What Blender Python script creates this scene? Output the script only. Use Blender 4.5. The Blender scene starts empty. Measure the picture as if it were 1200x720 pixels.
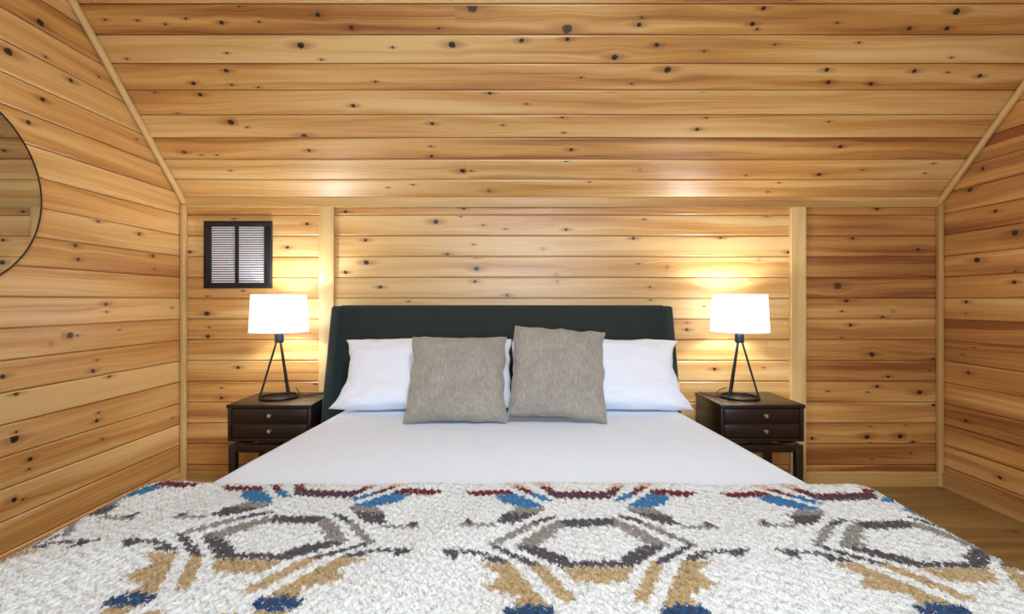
import bpy, bmesh, math, random
import numpy as np
from mathutils import Vector, Matrix, noise

# ------------------------------------------------------------------ constants
D = 3.15                    # distance of the bedroom's head wall from the camera
XL, XR = -2.171, 2.824      # side walls
YF = -1.85                  # wall behind the camera
Z0, S = 1.88, 1.035         # knee-wall height and roof slope
ZT = 3.05                   # flat ceiling
YT = D - (ZT - Z0) / S
PI = math.pi
scene = bpy.context.scene
col = scene.collection
rng = random.Random(7)

CEIL_KNOTS=[(-1.356,1.125,0.0095,1.00),(-1.645,1.065,0.0055,0.90),(-1.474,1.046,0.0095,1.00),(-1.282,1.050,0.0055,0.90),(-0.975,1.081,0.0095,1.00),(-2.055,1.059,0.0055,0.90),(-1.894,1.056,0.0055,0.90),(-1.760,1.039,0.0055,0.90),(-1.104,0.940,0.0145,1.00),(-2.050,0.875,0.0055,0.90),(-1.506,0.903,0.0055,0.90),(-1.015,0.871,0.0055,0.90),(-1.545,0.816,0.0095,1.00),(-1.754,0.748,0.0095,1.00),(-1.545,0.740,0.0055,0.90),(-1.404,0.728,0.0055,0.90),(-1.742,0.688,0.0095,1.00),(-1.993,0.700,0.0055,0.90),(-1.923,0.577,0.0095,1.00),(-1.636,0.530,0.0145,1.00),(-1.554,0.501,0.0055,0.90),(-1.235,0.444,0.0145,1.00),(-1.233,0.354,0.0095,1.00),(-1.997,0.343,0.0095,1.00),(-1.806,0.326,0.0055,0.90),(-1.900,0.326,0.0055,0.90),(-1.766,0.221,0.0055,0.90),(-0.198,1.115,0.0210,0.85),(-0.820,1.023,0.0095,1.00),(-0.375,1.020,0.0055,0.90),(0.281,1.016,0.0210,0.85),(0.655,1.069,0.0055,0.90),(0.646,1.037,0.0095,1.00),(-0.312,0.943,0.0145,1.00),(0.049,0.963,0.0095,1.00),(0.287,0.970,0.0095,1.00),(0.544,0.882,0.0145,1.00),(0.757,0.943,0.0095,1.00),(-0.626,0.931,0.0055,0.90),(0.840,0.820,0.0145,1.00),(0.377,0.779,0.0055,0.90),(0.658,0.748,0.0055,0.90),(-0.749,0.758,0.0055,0.90),(-0.124,0.697,0.0095,1.00),(-0.902,0.626,0.0095,1.00),(0.081,0.636,0.0055,0.90),(0.549,0.711,0.0095,1.00),(-0.465,0.522,0.0095,1.00),(-0.053,0.513,0.0055,0.90),(0.292,0.564,0.0095,1.00),(0.306,0.467,0.0055,0.90),(-0.489,0.381,0.0055,0.90),(-0.492,0.317,0.0095,1.00),(0.359,0.359,0.0095,1.00),(-0.309,0.219,0.0145,1.00),(-0.255,0.219,0.0055,0.90),(0.334,0.283,0.0055,0.90),(0.802,0.227,0.0120,0.30),(-0.798,0.100,0.0055,0.90),(-0.635,0.120,0.0055,0.90),(0.496,0.141,0.0055,0.90),(-0.148,0.075,0.0120,0.55),(1.253,1.111,0.0095,1.00),(1.221,1.039,0.0095,1.00),(1.254,1.016,0.0055,0.90),(1.649,1.046,0.0055,0.90),(2.222,1.096,0.0145,1.00),(2.030,1.020,0.0095,1.00),(2.223,1.020,0.0095,1.00),(2.037,1.125,0.0055,0.90),(1.011,0.913,0.0055,0.90),(1.373,0.944,0.0055,0.90),(1.806,0.954,0.0055,0.90),(2.334,0.881,0.0055,0.90),(1.700,0.820,0.0095,1.00),(1.738,0.754,0.0095,1.00),(1.977,0.746,0.0095,1.00),(2.177,0.813,0.0095,1.00),(2.362,0.806,0.0055,0.90),(2.548,0.788,0.0095,1.00),(1.061,0.705,0.0055,0.90),(1.088,0.488,0.0095,1.00),(1.124,0.556,0.0055,0.90),(1.844,0.534,0.0055,0.90),(1.983,0.381,0.0095,1.00),(2.105,0.292,0.0055,0.90),(2.196,0.225,0.0055,0.90),(1.939,0.193,0.0095,1.00),(2.615,0.269,0.0055,0.90),(2.602,0.201,0.0055,0.90),(1.478,0.187,0.0055,0.90),(1.662,0.068,0.0055,0.90),(1.710,0.135,0.0055,0.90)]
BACK_KNOTS=[(-1.350,1.728,0.0095,1.00),(-1.481,1.574,0.0095,1.00),(-2.123,1.544,0.0095,1.00),(-1.832,1.762,0.0055,0.90),(-2.012,1.137,0.0145,1.00),(-1.997,1.046,0.0055,0.90),(-2.006,0.987,0.0095,1.00),(-1.806,0.781,0.0095,1.00),(-1.916,0.646,0.0055,0.90),(-1.916,0.581,0.0095,1.00),(-1.298,0.671,0.0055,0.90),(-1.772,1.287,0.0055,0.90),(-2.006,1.252,0.0055,0.90),(-1.097,1.809,0.0095,1.00),(-0.709,1.852,0.0095,1.00),(-0.319,1.831,0.0095,1.00),(-0.338,1.777,0.0055,0.90),(-0.501,1.743,0.0145,1.00),(-0.191,1.721,0.0055,0.90),(-0.043,1.696,0.0055,0.90),(0.356,1.691,0.0095,1.00),(0.872,1.758,0.0055,0.90),(-0.966,1.621,0.0095,1.00),(-0.253,1.593,0.0055,0.90),(0.206,1.565,0.0120,0.30),(0.801,1.634,0.0095,1.00),(-0.426,1.528,0.0095,1.00),(-0.234,1.511,0.0095,1.00),(-0.960,1.475,0.0145,1.00),(-0.234,1.434,0.0145,1.00),(-0.244,1.349,0.0095,1.00),(-0.868,1.312,0.0095,1.00),(0.291,1.396,0.0120,0.30),(0.300,1.349,0.0120,0.30),(0.834,1.466,0.0055,0.90),(1.022,1.443,0.0120,0.30),(-0.032,1.259,0.0095,1.00),(0.909,1.312,0.0055,0.90),(0.913,1.227,0.0055,0.90),(-0.684,1.218,0.0055,0.90),(-1.097,1.409,0.0095,1.00),(1.331,1.837,0.0055,0.90),(1.678,1.784,0.0095,1.00),(1.374,1.640,0.0095,1.00),(1.819,1.542,0.0095,1.00),(1.626,1.490,0.0120,0.30),(1.575,1.359,0.0120,0.30),(1.266,1.184,0.0055,0.90),(1.153,1.077,0.0055,0.90),(1.153,1.031,0.0095,1.00),(1.335,0.772,0.0095,1.00),(1.659,0.781,0.0055,0.90),(2.406,1.827,0.0095,1.00),(2.246,1.634,0.0095,1.00),(2.676,1.559,0.0095,1.00),(2.147,1.321,0.0210,0.85),(2.203,1.227,0.0145,1.00),(2.175,1.153,0.0055,0.90),(2.443,1.111,0.0095,1.00),(2.231,1.061,0.0095,1.00),(2.513,1.153,0.0120,0.30),(2.175,0.978,0.0055,0.90),(2.372,0.868,0.0145,1.00),(2.775,0.837,0.0095,1.00),(2.752,0.764,0.0055,0.90),(2.479,0.721,0.0095,1.00),(2.406,0.656,0.0095,1.00),(2.081,0.624,0.0055,0.90),(2.685,0.618,0.0145,1.00),(2.344,0.618,0.0055,0.90),(2.779,0.534,0.0095,1.00),(2.362,0.393,0.0055,0.90),(2.340,0.324,0.0145,1.00),(2.597,0.403,0.0055,0.90),(2.559,0.327,0.0145,1.00),(2.362,0.284,0.0055,0.90),(2.644,0.290,0.0095,1.00),(2.631,0.219,0.0055,0.90),(2.372,0.177,0.0055,0.90),(1.978,0.314,0.0095,1.00)]
LEFT_KNOTS=[(2.200,2.502,0.0145,1.00),(2.061,2.296,0.0145,1.00),(2.353,2.307,0.0095,1.00),(2.510,2.399,0.0055,0.90),(2.224,2.357,0.0055,0.90),(2.210,2.153,0.0095,1.00),(2.145,2.021,0.0095,1.00),(2.763,2.156,0.0055,0.90),(2.551,2.494,0.0055,0.90),(2.331,2.610,0.0055,0.90),(2.507,1.641,0.0095,1.00),(2.784,1.611,0.0095,1.00),(2.376,1.497,0.0095,1.00),(2.392,1.429,0.0095,1.00),(2.888,1.493,0.0095,1.00),(2.902,1.412,0.0055,0.90),(2.554,1.203,0.0095,1.00),(2.559,1.162,0.0055,0.90),(3.052,1.178,0.0055,0.90),(2.346,1.051,0.0145,1.00),(2.387,1.048,0.0055,0.90),(2.643,1.061,0.0055,0.90),(2.498,0.911,0.0055,0.90),(2.476,0.857,0.0095,1.00),(2.251,1.020,0.0120,0.30),(2.038,0.897,0.0095,1.00),(2.578,0.815,0.0095,1.00),(2.093,0.816,0.0095,1.00),(2.498,0.594,0.0095,1.00),(2.510,0.633,0.0055,0.90),(2.084,0.617,0.0145,1.00),(2.093,0.646,0.0055,0.90),(2.154,0.507,0.0095,1.00),(2.149,0.464,0.0055,0.90),(2.533,0.490,0.0055,0.90),(3.057,0.472,0.0055,0.90),(2.084,0.353,0.0095,1.00),(2.121,0.338,0.0055,0.90)]
RIGHT_KNOTS=[(2.867,2.015,0.0095,1.00),(2.947,1.908,0.0145,1.00),(2.791,1.745,0.0095,1.00),(2.683,1.602,0.0145,1.00),(2.902,1.469,0.0145,1.00),(2.688,1.327,0.0095,1.00),(2.971,1.215,0.0095,1.00),(2.974,1.144,0.0055,0.90),(2.920,0.935,0.0055,0.90),(2.993,0.885,0.0055,0.90),(2.956,0.775,0.0095,1.00),(2.683,1.389,0.0055,0.90),(2.974,0.475,0.0095,1.00),(2.766,0.197,0.0095,1.00)]
MOTIF=[
 ('peach',[(-0.2261,1.4710),(-0.1819,1.4598),(-0.1504,1.4145),(-0.2014,1.4229)]),
 ('red',[(-0.3482,1.4145),(-0.2222,1.4187),(-0.1999,1.3980),(-0.1989,1.3818),(-0.3053,1.3778)]),
 ('red',[(-0.2041,1.4400),(-0.1675,1.4229),(-0.1331,1.3818),(-0.1533,1.3700)]),
 ('blue',[(-0.1593,1.3778),(-0.1249,1.3818),(-0.0809,1.3356),(-0.1127,1.3318)]),
 ('peach',[(-0.1446,1.4665),(-0.0993,1.4620),(-0.0827,1.4271),(-0.1252,1.4271)]),
 ('red',[(-0.1269,1.4314),(-0.0979,1.4357),(-0.0734,1.3980),(0.0200,1.4020),(0.0200,1.3700),(-0.0880,1.3739)]),
 ('plum',[(-0.1067,1.3898),(0.0200,1.3818),(0.0200,1.3506),(-0.0805,1.3506)]),
 ('blue',[(-0.2516,1.3739),(-0.1991,1.3858),(-0.1734,1.3622),(-0.1074,1.2923),(-0.1703,1.2888),(-0.2270,1.3245)]),
 ('greige',[(-0.1841,1.2888),(-0.1043,1.2888),(-0.1241,1.2583),(-0.2206,1.2485)]),
 ('slate',[(-0.2246,1.2518),(-0.1241,1.2617),(-0.1603,1.2230),(-0.1881,1.2015),(-0.2385,1.2045),(-0.2190,1.2293)]),
 ('greige',[(-0.3265,1.1955),(-0.2343,1.1985),(-0.2258,1.1837),(-0.3239,1.1808)]),
 ('slate',[(-0.3112,1.2199),(-0.2996,1.2199),(-0.2859,1.1955),(-0.3172,1.1955)]),
 ('slate',[(-0.1239,1.2293),(-0.0832,1.2469),(-0.0783,1.2356),(-0.1379,1.1955),(-0.1593,1.1955)]),
 ('greige',[(-0.1594,1.1985),(-0.1237,1.2030),(-0.2183,1.1032),(-0.2446,1.1032)]),
 ('slate',[(-0.2446,1.1032),(-0.2161,1.1007),(-0.1165,1.0253),(-0.1408,1.0209)]),
 ('tan',[(-0.1439,1.0220),(-0.1153,1.0242),(-0.0499,0.8941),(-0.0803,0.8925)]),
 ('slate',[(-0.0713,1.2261),(0.0200,1.2261),(0.0200,1.1837),(-0.0636,1.1866)]),
 ('greige',[(-0.1166,1.1837),(-0.0700,1.2230),(-0.0585,1.1896),(-0.0974,1.1496),(-0.0757,1.1441),(-0.1165,1.1306),(-0.1086,1.1148),(-0.1459,1.0969),(-0.1808,1.1020)]),
 ('slate',[(-0.1809,1.1032),(-0.1231,1.0994),(-0.0909,1.0747),(-0.0602,1.0512),(-0.0551,1.0308),(0.0200,1.0330),(0.0200,1.0091),(-0.0774,1.0112)]),
 ('tan',[(-0.0768,1.0091),(0.0200,1.0069),(0.0200,0.9472),(-0.0537,0.9586)]),
 ('slate',[(-0.3473,1.0772),(-0.3271,1.0723),(-0.2442,1.0723),(-0.2173,1.0581),(-0.2422,1.0558),(-0.2996,1.0605),(-0.3042,1.0341),(-0.3288,1.0488)]),
 ('slate',[(-0.2539,1.0397),(-0.2238,1.0605),(-0.2043,1.0535),(-0.1829,1.0330),(-0.2151,1.0352)]),
 ('tan',[(-0.2570,1.0264),(-0.1841,1.0330),(-0.1049,0.8810),(-0.1712,0.8842),(-0.1599,0.9129),(-0.2344,0.9434),(-0.2065,0.9761),(-0.2084,0.9965)]),
 ('navy',[(-0.1853,0.8761),(-0.1428,0.8875),(-0.0982,0.8761),(-0.0959,0.8635),(-0.1884,0.8635)]),
 ('maroon',[(-0.1843,0.8635),(-0.0959,0.8635),(-0.0962,0.8504),(-0.1832,0.8504)]),
]


# ------------------------------------------------------------------ mesh helpers
class MB:
    def __init__(self):
        self.bm = bmesh.new()
    def box(self, x0, x1, y0, y1, z0, z1, bev=0.0, seg=2):
        bm = self.bm
        vs = [bm.verts.new((x, y, z)) for z in (z0, z1) for y in (y0, y1) for x in (x0, x1)]
        fs = [bm.faces.new([vs[i] for i in f]) for f in
              ((0, 2, 3, 1), (4, 5, 7, 6), (0, 1, 5, 4), (2, 6, 7, 3), (0, 4, 6, 2), (1, 3, 7, 5))]
        if bev > 0:
            es = list({e for f in fs for e in f.edges})
            bmesh.ops.bevel(bm, geom=es, offset=bev, segments=seg, profile=0.5, affect='EDGES')
        return self
    def prism(self, pts, axis, a0, a1, bev=0.0, seg=3):
        """closed outline pts (2D) extruded along axis ('x','y','z')"""
        bm = self.bm
        def mk(p, a):
            return {'x': (a, p[0], p[1]), 'y': (p[0], a, p[1]), 'z': (p[0], p[1], a)}[axis]
        A = [bm.verts.new(mk(p, a0)) for p in pts]
        B = [bm.verts.new(mk(p, a1)) for p in pts]
        n = len(pts)
        fs = [bm.faces.new(A), bm.faces.new(B[::-1])]
        for i in range(n):
            fs.append(bm.faces.new((A[i], B[i], B[(i + 1) % n], A[(i + 1) % n])))
        bmesh.ops.recalc_face_normals(bm, faces=fs)
        if bev > 0:
            es = list({e for f in fs for e in f.edges})
            bmesh.ops.bevel(bm, geom=es, offset=bev, segments=seg, profile=0.5, affect='EDGES')
        return self
    def tube(self, pts, r, n=12, caps=True, closed=False):
        bm = self.bm
        pts = [Vector(p) for p in pts]
        m = len(pts)
        rr = r if isinstance(r, (list, tuple)) else [r] * m
        rings = []
        up = None
        for i, p in enumerate(pts):
            if closed:
                t = pts[(i + 1) % m] - pts[i - 1]
            else:
                t = pts[min(i + 1, m - 1)] - pts[max(i - 1, 0)]
            t.normalize()
            if up is None:
                up = Vector((0, 0, 1)) if abs(t.z) < .9 else Vector((1, 0, 0))
            a = t.cross(up)
            if a.length < 1e-6:
                a = t.orthogonal()
            a.normalize()
            b = a.cross(t).normalized()
            up = b
            rings.append([bm.verts.new(p + rr[i] * (math.cos(2 * PI * k / n) * a + math.sin(2 * PI * k / n) * b)) for k in range(n)])
        for i in range(m if closed else m - 1):
            R, Q = rings[i], rings[(i + 1) % m]
            for k in range(n):
                bm.faces.new((R[k], R[(k + 1) % n], Q[(k + 1) % n], Q[k]))
        if caps and not closed:
            bm.faces.new(rings[0][::-1]); bm.faces.new(rings[-1])
        return self
    def lathe(self, prof, c=(0, 0, 0), n=32, closed=False, axis='z'):
        bm = self.bm
        rings = []
        for (r, z) in prof:
            ring = []
            for k in range(n):
                a = 2 * PI * k / n
                v = (r * math.cos(a), r * math.sin(a), z)
                if axis == 'x':
                    v = (z, r * math.cos(a), r * math.sin(a))
                if axis == 'y':
                    v = (r * math.cos(a), z, r * math.sin(a))
                ring.append(bm.verts.new((c[0] + v[0], c[1] + v[1], c[2] + v[2])))
            rings.append(ring)
        m = len(rings)
        for i in range(m if closed else m - 1):
            R, Q = rings[i], rings[(i + 1) % m]
            for k in range(n):
                bm.faces.new((R[k], R[(k + 1) % n], Q[(k + 1) % n], Q[k]))
        if not closed:
            if prof[0][0] > 1e-5:
                bm.faces.new(rings[0][::-1])
            if prof[-1][0] > 1e-5:
                bm.faces.new(rings[-1])
        bmesh.ops.remove_doubles(bm, verts=bm.verts[:], dist=1e-6)
        bmesh.ops.recalc_face_normals(bm, faces=bm.faces[:])
        return self
    def build(self, name, mat, parent=None, smooth=None):
        me = bpy.data.meshes.new(name)
        bmesh.ops.recalc_face_normals(self.bm, faces=self.bm.faces[:])
        self.bm.to_mesh(me); self.bm.free()
        return link(name, me, mat, parent, smooth)

def link(name, me, mat, parent=None, smooth=None):
    o = bpy.data.objects.new(name, me)
    me.materials.append(mat)
    col.objects.link(o)
    if parent is not None:
        o.parent = parent
    if smooth is not None:
        me.shade_smooth()
        if smooth < 170:
            me.set_sharp_from_angle(angle=math.radians(smooth))
    return o

def tag(o, label=None, cat=None, group=None, kind=None):
    for k, v in (('label', label), ('category', cat), ('group', group), ('kind', kind)):
        if v:
            o[k] = v
    return o

def empty(name, loc, label, cat, group=None):
    o = bpy.data.objects.new(name, None)
    o.empty_display_size = .1
    o.location = loc
    col.objects.link(o)
    return tag(o, label, cat, group)

# ------------------------------------------------------------------ material helpers
def srgb(r, g, b):
    f = lambda c: (c / 255 / 12.92) if c / 255 <= .04045 else ((c / 255 + .055) / 1.055) ** 2.4
    return (f(r), f(g), f(b), 1)

class NT:
    def __init__(self, name):
        self.mat = bpy.data.materials.new(name)
        self.mat.use_nodes = True
        self.t = self.mat.node_tree
        self.t.nodes.clear()
        self.out = self.n('ShaderNodeOutputMaterial')
    def n(self, ty, **kw):
        nd = self.t.nodes.new(ty)
        for k, v in kw.items():
            setattr(nd, k, v)
        return nd
    def l(self, a, b):
        self.t.links.new(a, b)
    def put(self, sock, v):
        if isinstance(v, bpy.types.NodeSocket):
            self.l(v, sock)
        else:
            sock.default_value = v
    def math(self, op, a, b=None, c=None, clamp=False):
        nd = self.n('ShaderNodeMath', operation=op, use_clamp=clamp)
        for i, v in enumerate((a, b, c)):
            if v is not None:
                self.put(nd.inputs[i], v)
        return nd.outputs[0]
    def mix(self, f, a, b, mode='MIX'):
        nd = self.n('ShaderNodeMix', data_type='RGBA', blend_type=mode)
        self.put(nd.inputs[0], f); self.put(nd.inputs[6], a); self.put(nd.inputs[7], b)
        return nd.outputs[2]
    def smooth(self, x, a, b, c=0.0, d=1.0):
        nd = self.n('ShaderNodeMapRange', interpolation_type='SMOOTHSTEP')
        for i, v in enumerate((x, a, b, c, d)):
            self.put(nd.inputs[i], v)
        return nd.outputs[0]
    def comb(self, x, y, z=0.0):
        nd = self.n('ShaderNodeCombineXYZ')
        for i, v in enumerate((x, y, z)):
            self.put(nd.inputs[i], v)
        return nd.outputs[0]
    def noise(self, vec, scale, detail=2, rough=.5, dist=0.0):
        nd = self.n('ShaderNodeTexNoise')
        self.put(nd.inputs['Vector'], vec)
        nd.inputs['Scale'].default_value = scale; nd.inputs['Detail'].default_value = detail
        nd.inputs['Roughness'].default_value = rough; nd.inputs['Distortion'].default_value = dist
        return nd.outputs[0]
    def attr(self, name):
        return self.n('ShaderNodeAttribute', attribute_name=name)
    def principled(self, **kw):
        p = self.n('ShaderNodeBsdfPrincipled')
        for k, v in kw.items():
            self.put(p.inputs[k.replace('_', ' ')], v)
        self.l(p.outputs[0], self.out.inputs[0])
        return p
    def bump(self, h, strength, dist):
        b = self.n('ShaderNodeBump')
        b.inputs['Strength'].default_value = strength; b.inputs['Distance'].default_value = dist
        self.l(h, b.inputs['Height'])
        return b.outputs[0]

def pine(name, light, mid, dark, rough=.36, coat=.25):
    m = NT(name)
    uv = m.n('ShaderNodeUVMap', uv_map='Board'); kv = m.n('ShaderNodeUVMap', uv_map='Knot')
    s1 = m.n('ShaderNodeSeparateXYZ'); m.l(uv.outputs[0], s1.inputs[0])
    s2 = m.n('ShaderNodeSeparateXYZ'); m.l(kv.outputs[0], s2.inputs[0])
    u, v, du, dv = s1.outputs[0], s1.outputs[1], s2.outputs[0], s2.outputs[1]
    seed = m.attr('seed').outputs['Fac']; tone = m.attr('tone').outputs['Fac']
    ks = m.attr('ksize').outputs['Fac']; kd = m.attr('kdark').outputs['Fac']
    # knots: distance in knot radii, slightly warped
    wn = m.noise(m.comb(u, v, seed), 55, 2)
    wob = m.math('MULTIPLY_ADD', wn, .9, .55)
    inv = m.math('DIVIDE', .82, m.math('MAXIMUM', ks, .0001))
    a, b = m.math('MULTIPLY', du, inv), m.math('MULTIPLY', dv, inv)
    r2 = m.math('ADD', m.math('MULTIPLY', m.math('MULTIPLY', a, a), .75), m.math('MULTIPLY', b, b))
    r = m.math('MULTIPLY', m.math('SQRT', r2), wob)
    has = m.math('GREATER_THAN', ks, .001)
    core = m.math('MULTIPLY', m.math('MULTIPLY', m.smooth(r, 1.05, .65), kd), has)
    r_l = m.math('SQRT', m.math('ADD', m.math('MULTIPLY', m.math('MULTIPLY', a, a), .09), m.math('MULTIPLY', b, b)))
    halo = m.math('MULTIPLY', m.math('MULTIPLY', m.smooth(r_l, 1.9, .3), .55), m.math('MULTIPLY', kd, has))
    # grain pushed around the knots
    fall = m.math('POWER', 2.718, m.math('MULTIPLY', m.math('ADD', m.math('MULTIPLY', m.math('MULTIPLY', a, a), .05), m.math('MULTIPLY', m.math('MULTIPLY', b, b), .16)), -1.0))
    push = m.math('MULTIPLY', m.math('MULTIPLY', dv, m.math('MULTIPLY', fall, -.72)), has)
    slow = m.noise(m.comb(m.math('MULTIPLY', u, .9), m.math('MULTIPLY', v, 7.0), m.math('MULTIPLY', seed, 37.0)), 1.0, 2)
    g = m.math('ADD', m.math('ADD', v, push), m.math('MULTIPLY', slow, .11))
    s37 = m.math('MULTIPLY', seed, 91.0)
    streak = m.noise(m.comb(m.math('MULTIPLY', u, .8), m.math('MULTIPLY', g, 95.0), s37), 1.0, 3, .6)
    wide = m.noise(m.comb(m.math('MULTIPLY', u, .55), m.math('MULTIPLY', g, 13.0), m.math('ADD', s37, 5.0)), 1.0, 2)
    ring = m.math('SINE', m.math('MULTIPLY', m.math('ADD', g, m.math('MULTIPLY', wide, .02)), 520.0))
    fine = m.noise(m.comb(m.math('MULTIPLY', u, 6.0), m.math('MULTIPLY', v, 420.0), s37), 1.0, 2)
    t = m.math('ADD', m.math('MULTIPLY_ADD', m.math('SUBTRACT', streak, .5), .8, tone),
               m.math('MULTIPLY', m.math('SUBTRACT', wide, .5), 1.85))
    t = m.math('ADD', t, m.math('MULTIPLY', ring, .03))
    t = m.math('ADD', t, m.math('MULTIPLY', m.math('SUBTRACT', fine, .5), .22), clamp=False)
    ramp = m.n('ShaderNodeValToRGB')
    e = ramp.color_ramp.elements
    e[0].position = 0.0; e[0].color = light
    e[1].position = 1.0; e[1].color = dark
    x = e.new(.5); x.color = mid
    m.l(t, ramp.inputs[0])
    c = m.mix(halo, ramp.outputs[0], srgb(120, 64, 28))
    c = m.mix(core, c, srgb(34, 15, 8))
    h = m.math('ADD', m.math('MULTIPLY', streak, .6), m.math('MULTIPLY', fine, .4))
    slowb = m.noise(m.comb(m.math('MULTIPLY', u, 2.2), m.math('MULTIPLY', v, 14.0), s37), 1.0, 1)
    h2 = m.math('ADD', m.math('MULTIPLY', h, .12), m.math('MULTIPLY', slowb, 1.5))
    m.principled(Base_Color=c, Roughness=m.math('MULTIPLY_ADD', fine, .10, rough - .05), Coat_Weight=coat, Coat_Roughness=.36,
                 Normal=m.bump(h2, .45, .0030))
    return m.mat

def simple(name, color, rough=.5, metal=0.0, var=.0, scale=20, bump=0.0, bscale=200, bdist=.001, **kw):
    m = NT(name)
    tc = m.n('ShaderNodeTexCoord').outputs['Object']
    c = color
    if var > 0:
        f = m.noise(tc, scale, 3)
        dk = tuple(x * (1 - var) for x in color[:3]) + (1,); lt = tuple(min(1, x * (1 + var)) for x in color[:3]) + (1,)
        c = m.mix(f, dk, lt)
    args = dict(Base_Color=c, Roughness=rough, Metallic=metal)
    args.update(kw)
    if bump > 0:
        args['Normal'] = m.bump(m.noise(tc, bscale, 2), bump, bdist)
    m.principled(**args)
    return m.mat

# ------------------------------------------------------------------ materials
M = {}
M['pine'] = pine('varnished_knotty_pine', srgb(222, 185, 124), srgb(196, 143, 76), srgb(136, 78, 34), rough=.46, coat=.5)
M['pine_floor'] = pine('pine_floorboards', srgb(156, 130, 78), srgb(136, 107, 58), srgb(108, 80, 42), rough=.45, coat=.15)
M['pine_trim'] = pine('pine_trim', srgb(212, 180, 122), srgb(192, 150, 88), srgb(150, 104, 58), rough=.46)
M['black_metal'] = simple('black_metal', (.012, .012, .013, 1), .42, .3, .2, 60)
M['socket'] = simple('bulb_lit_socket', (.03, .045, .055, 1), .38, .5, .1, 60)  # black metal, the bulb's blue-grey light put into the colour
M['black_frame'] = simple('black_painted_frame', (.005, .005, .0055, 1), .4, 0, .2, 30)
M['slat'] = simple('pale_glint_metal', srgb(246, 248, 255), .3, 0, .05, 40)  # pale colour stands for light caught on the black louver slats
M['nickel'] = simple('brushed_nickel', (.78, .75, .68, 1), .3, 1.0, .1, 80)
M['mirror'] = simple('mirror_glass', (.46, .45, .42, 1), .015, 1.0)
M['cord'] = simple('black_cord', (.012, .012, .012, 1), .5)
M['velvet'] = simple('dark_green_velvet', srgb(38, 45, 40), .9, 0, .16, 9, .4, 420, .001, Sheen_Weight=.45, Sheen_Roughness=.4, Sheen_Tint=srgb(90, 150, 165))

def make_espresso():
    m = NT('espresso_walnut')
    tc = m.n('ShaderNodeTexCoord').outputs['Object']
    mp = m.n('ShaderNodeMapping'); mp.inputs['Scale'].default_value = (3, 45, 60)
    m.l(tc, mp.inputs[0])
    f = m.noise(mp.outputs[0], 1.0, 4, .6)
    c = m.mix(f, srgb(18, 11, 9), srgb(42, 26, 21))
    m.principled(Base_Color=c, Roughness=.34, Coat_Weight=.2, Coat_Roughness=.25, Normal=m.bump(f, .15, .001))
    return m.mat
M['espresso'] = make_espresso()

def make_white_cotton(name, color):
    m = NT(name)
    tc = m.n('ShaderNodeTexCoord').outputs['Object']
    f = m.noise(tc, 5, 4, .55); w = m.noise(tc, 900, 1)
    h = m.math('ADD', m.math('MULTIPLY', f, 1.0), m.math('MULTIPLY', w, .03))
    m.principled(Base_Color=color, Roughness=.85, Sheen_Weight=.1, Normal=m.bump(h, .25, .02))
    return m.mat
M['cotton'] = make_white_cotton('white_cotton', (.78, .81, .88, 1))
M['sheet'] = make_white_cotton('white_sheet_cotton', (.69, .77, .87, 1))

def make_grey():
    m = NT('grey_chenille')
    tc = m.n('ShaderNodeTexCoord').outputs['Object']
    mp = m.n('ShaderNodeMapping'); mp.inputs['Scale'].default_value = (1, 1, .22)
    m.l(tc, mp.inputs[0])
    f = m.noise(mp.outputs[0], 130, 3, .7); g = m.noise(tc, 9, 3); w = m.noise(tc, 420, 2)
    t = m.math('ADD', m.math('MULTIPLY', f, .75), m.math('MULTIPLY', g, .25))
    c = m.mix(m.smooth(t, .22, .78), srgb(124, 118, 108), srgb(166, 159, 147))
    m.principled(Base_Color=c, Roughness=.95, Sheen_Weight=.3, Sheen_Roughness=.5,
                 Normal=m.bump(m.math('ADD', f, m.math('MULTIPLY', w, .6)), .5, .002))
    return m.mat
M['grey'] = make_grey()

def make_fleece():
    m = NT('sherpa_fleece')
    c = m.attr('Col').outputs['Color']
    p = m.principled(Base_Color=c, Roughness=1.0, Sheen_Weight=.12, Sheen_Roughness=.6, Specular_IOR_Level=.1)
    tr = m.n('ShaderNodeBsdfTranslucent'); m.l(c, tr.inputs[0])
    mx = m.n('ShaderNodeMixShader'); mx.inputs[0].default_value = .3
    m.l(p.outputs[0], mx.inputs[1]); m.l(tr.outputs[0], mx.inputs[2]); m.l(mx.outputs[0], m.out.inputs[0])
    return m.mat
M['fleece'] = make_fleece()

def make_shade():
    m = NT('white_linen_shade')
    tc = m.n('ShaderNodeTexCoord').outputs['Object']
    mp = m.n('ShaderNodeMapping'); mp.inputs['Scale'].default_value = (1, 1, .4); m.l(tc, mp.inputs[0])
    f = m.noise(mp.outputs[0], 420, 2)
    c = m.mix(f, (.84, .86, .88, 1), (.9, .91, .92, 1))
    d = m.n('ShaderNodeBsdfDiffuse'); t = m.n('ShaderNodeBsdfTranslucent'); e = m.n('ShaderNodeEmission')
    m.l(c, d.inputs[0]); m.l(c, t.inputs[0])
    e.inputs[0].default_value = (.90, .97, 1.0, 1); e.inputs[1].default_value = SHADE_E
    mx = m.n('ShaderNodeMixShader'); mx.inputs[0].default_value = .5
    m.l(d.outputs[0], mx.inputs[1]); m.l(t.outputs[0], mx.inputs[2])
    ad = m.n('ShaderNodeAddShader'); m.l(mx.outputs[0], ad.inputs[0]); m.l(e.outputs[0], ad.inputs[1])
    m.l(ad.outputs[0], m.out.inputs[0])
    return m.mat
SHADE_E = .4
M['shade'] = make_shade()

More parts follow.
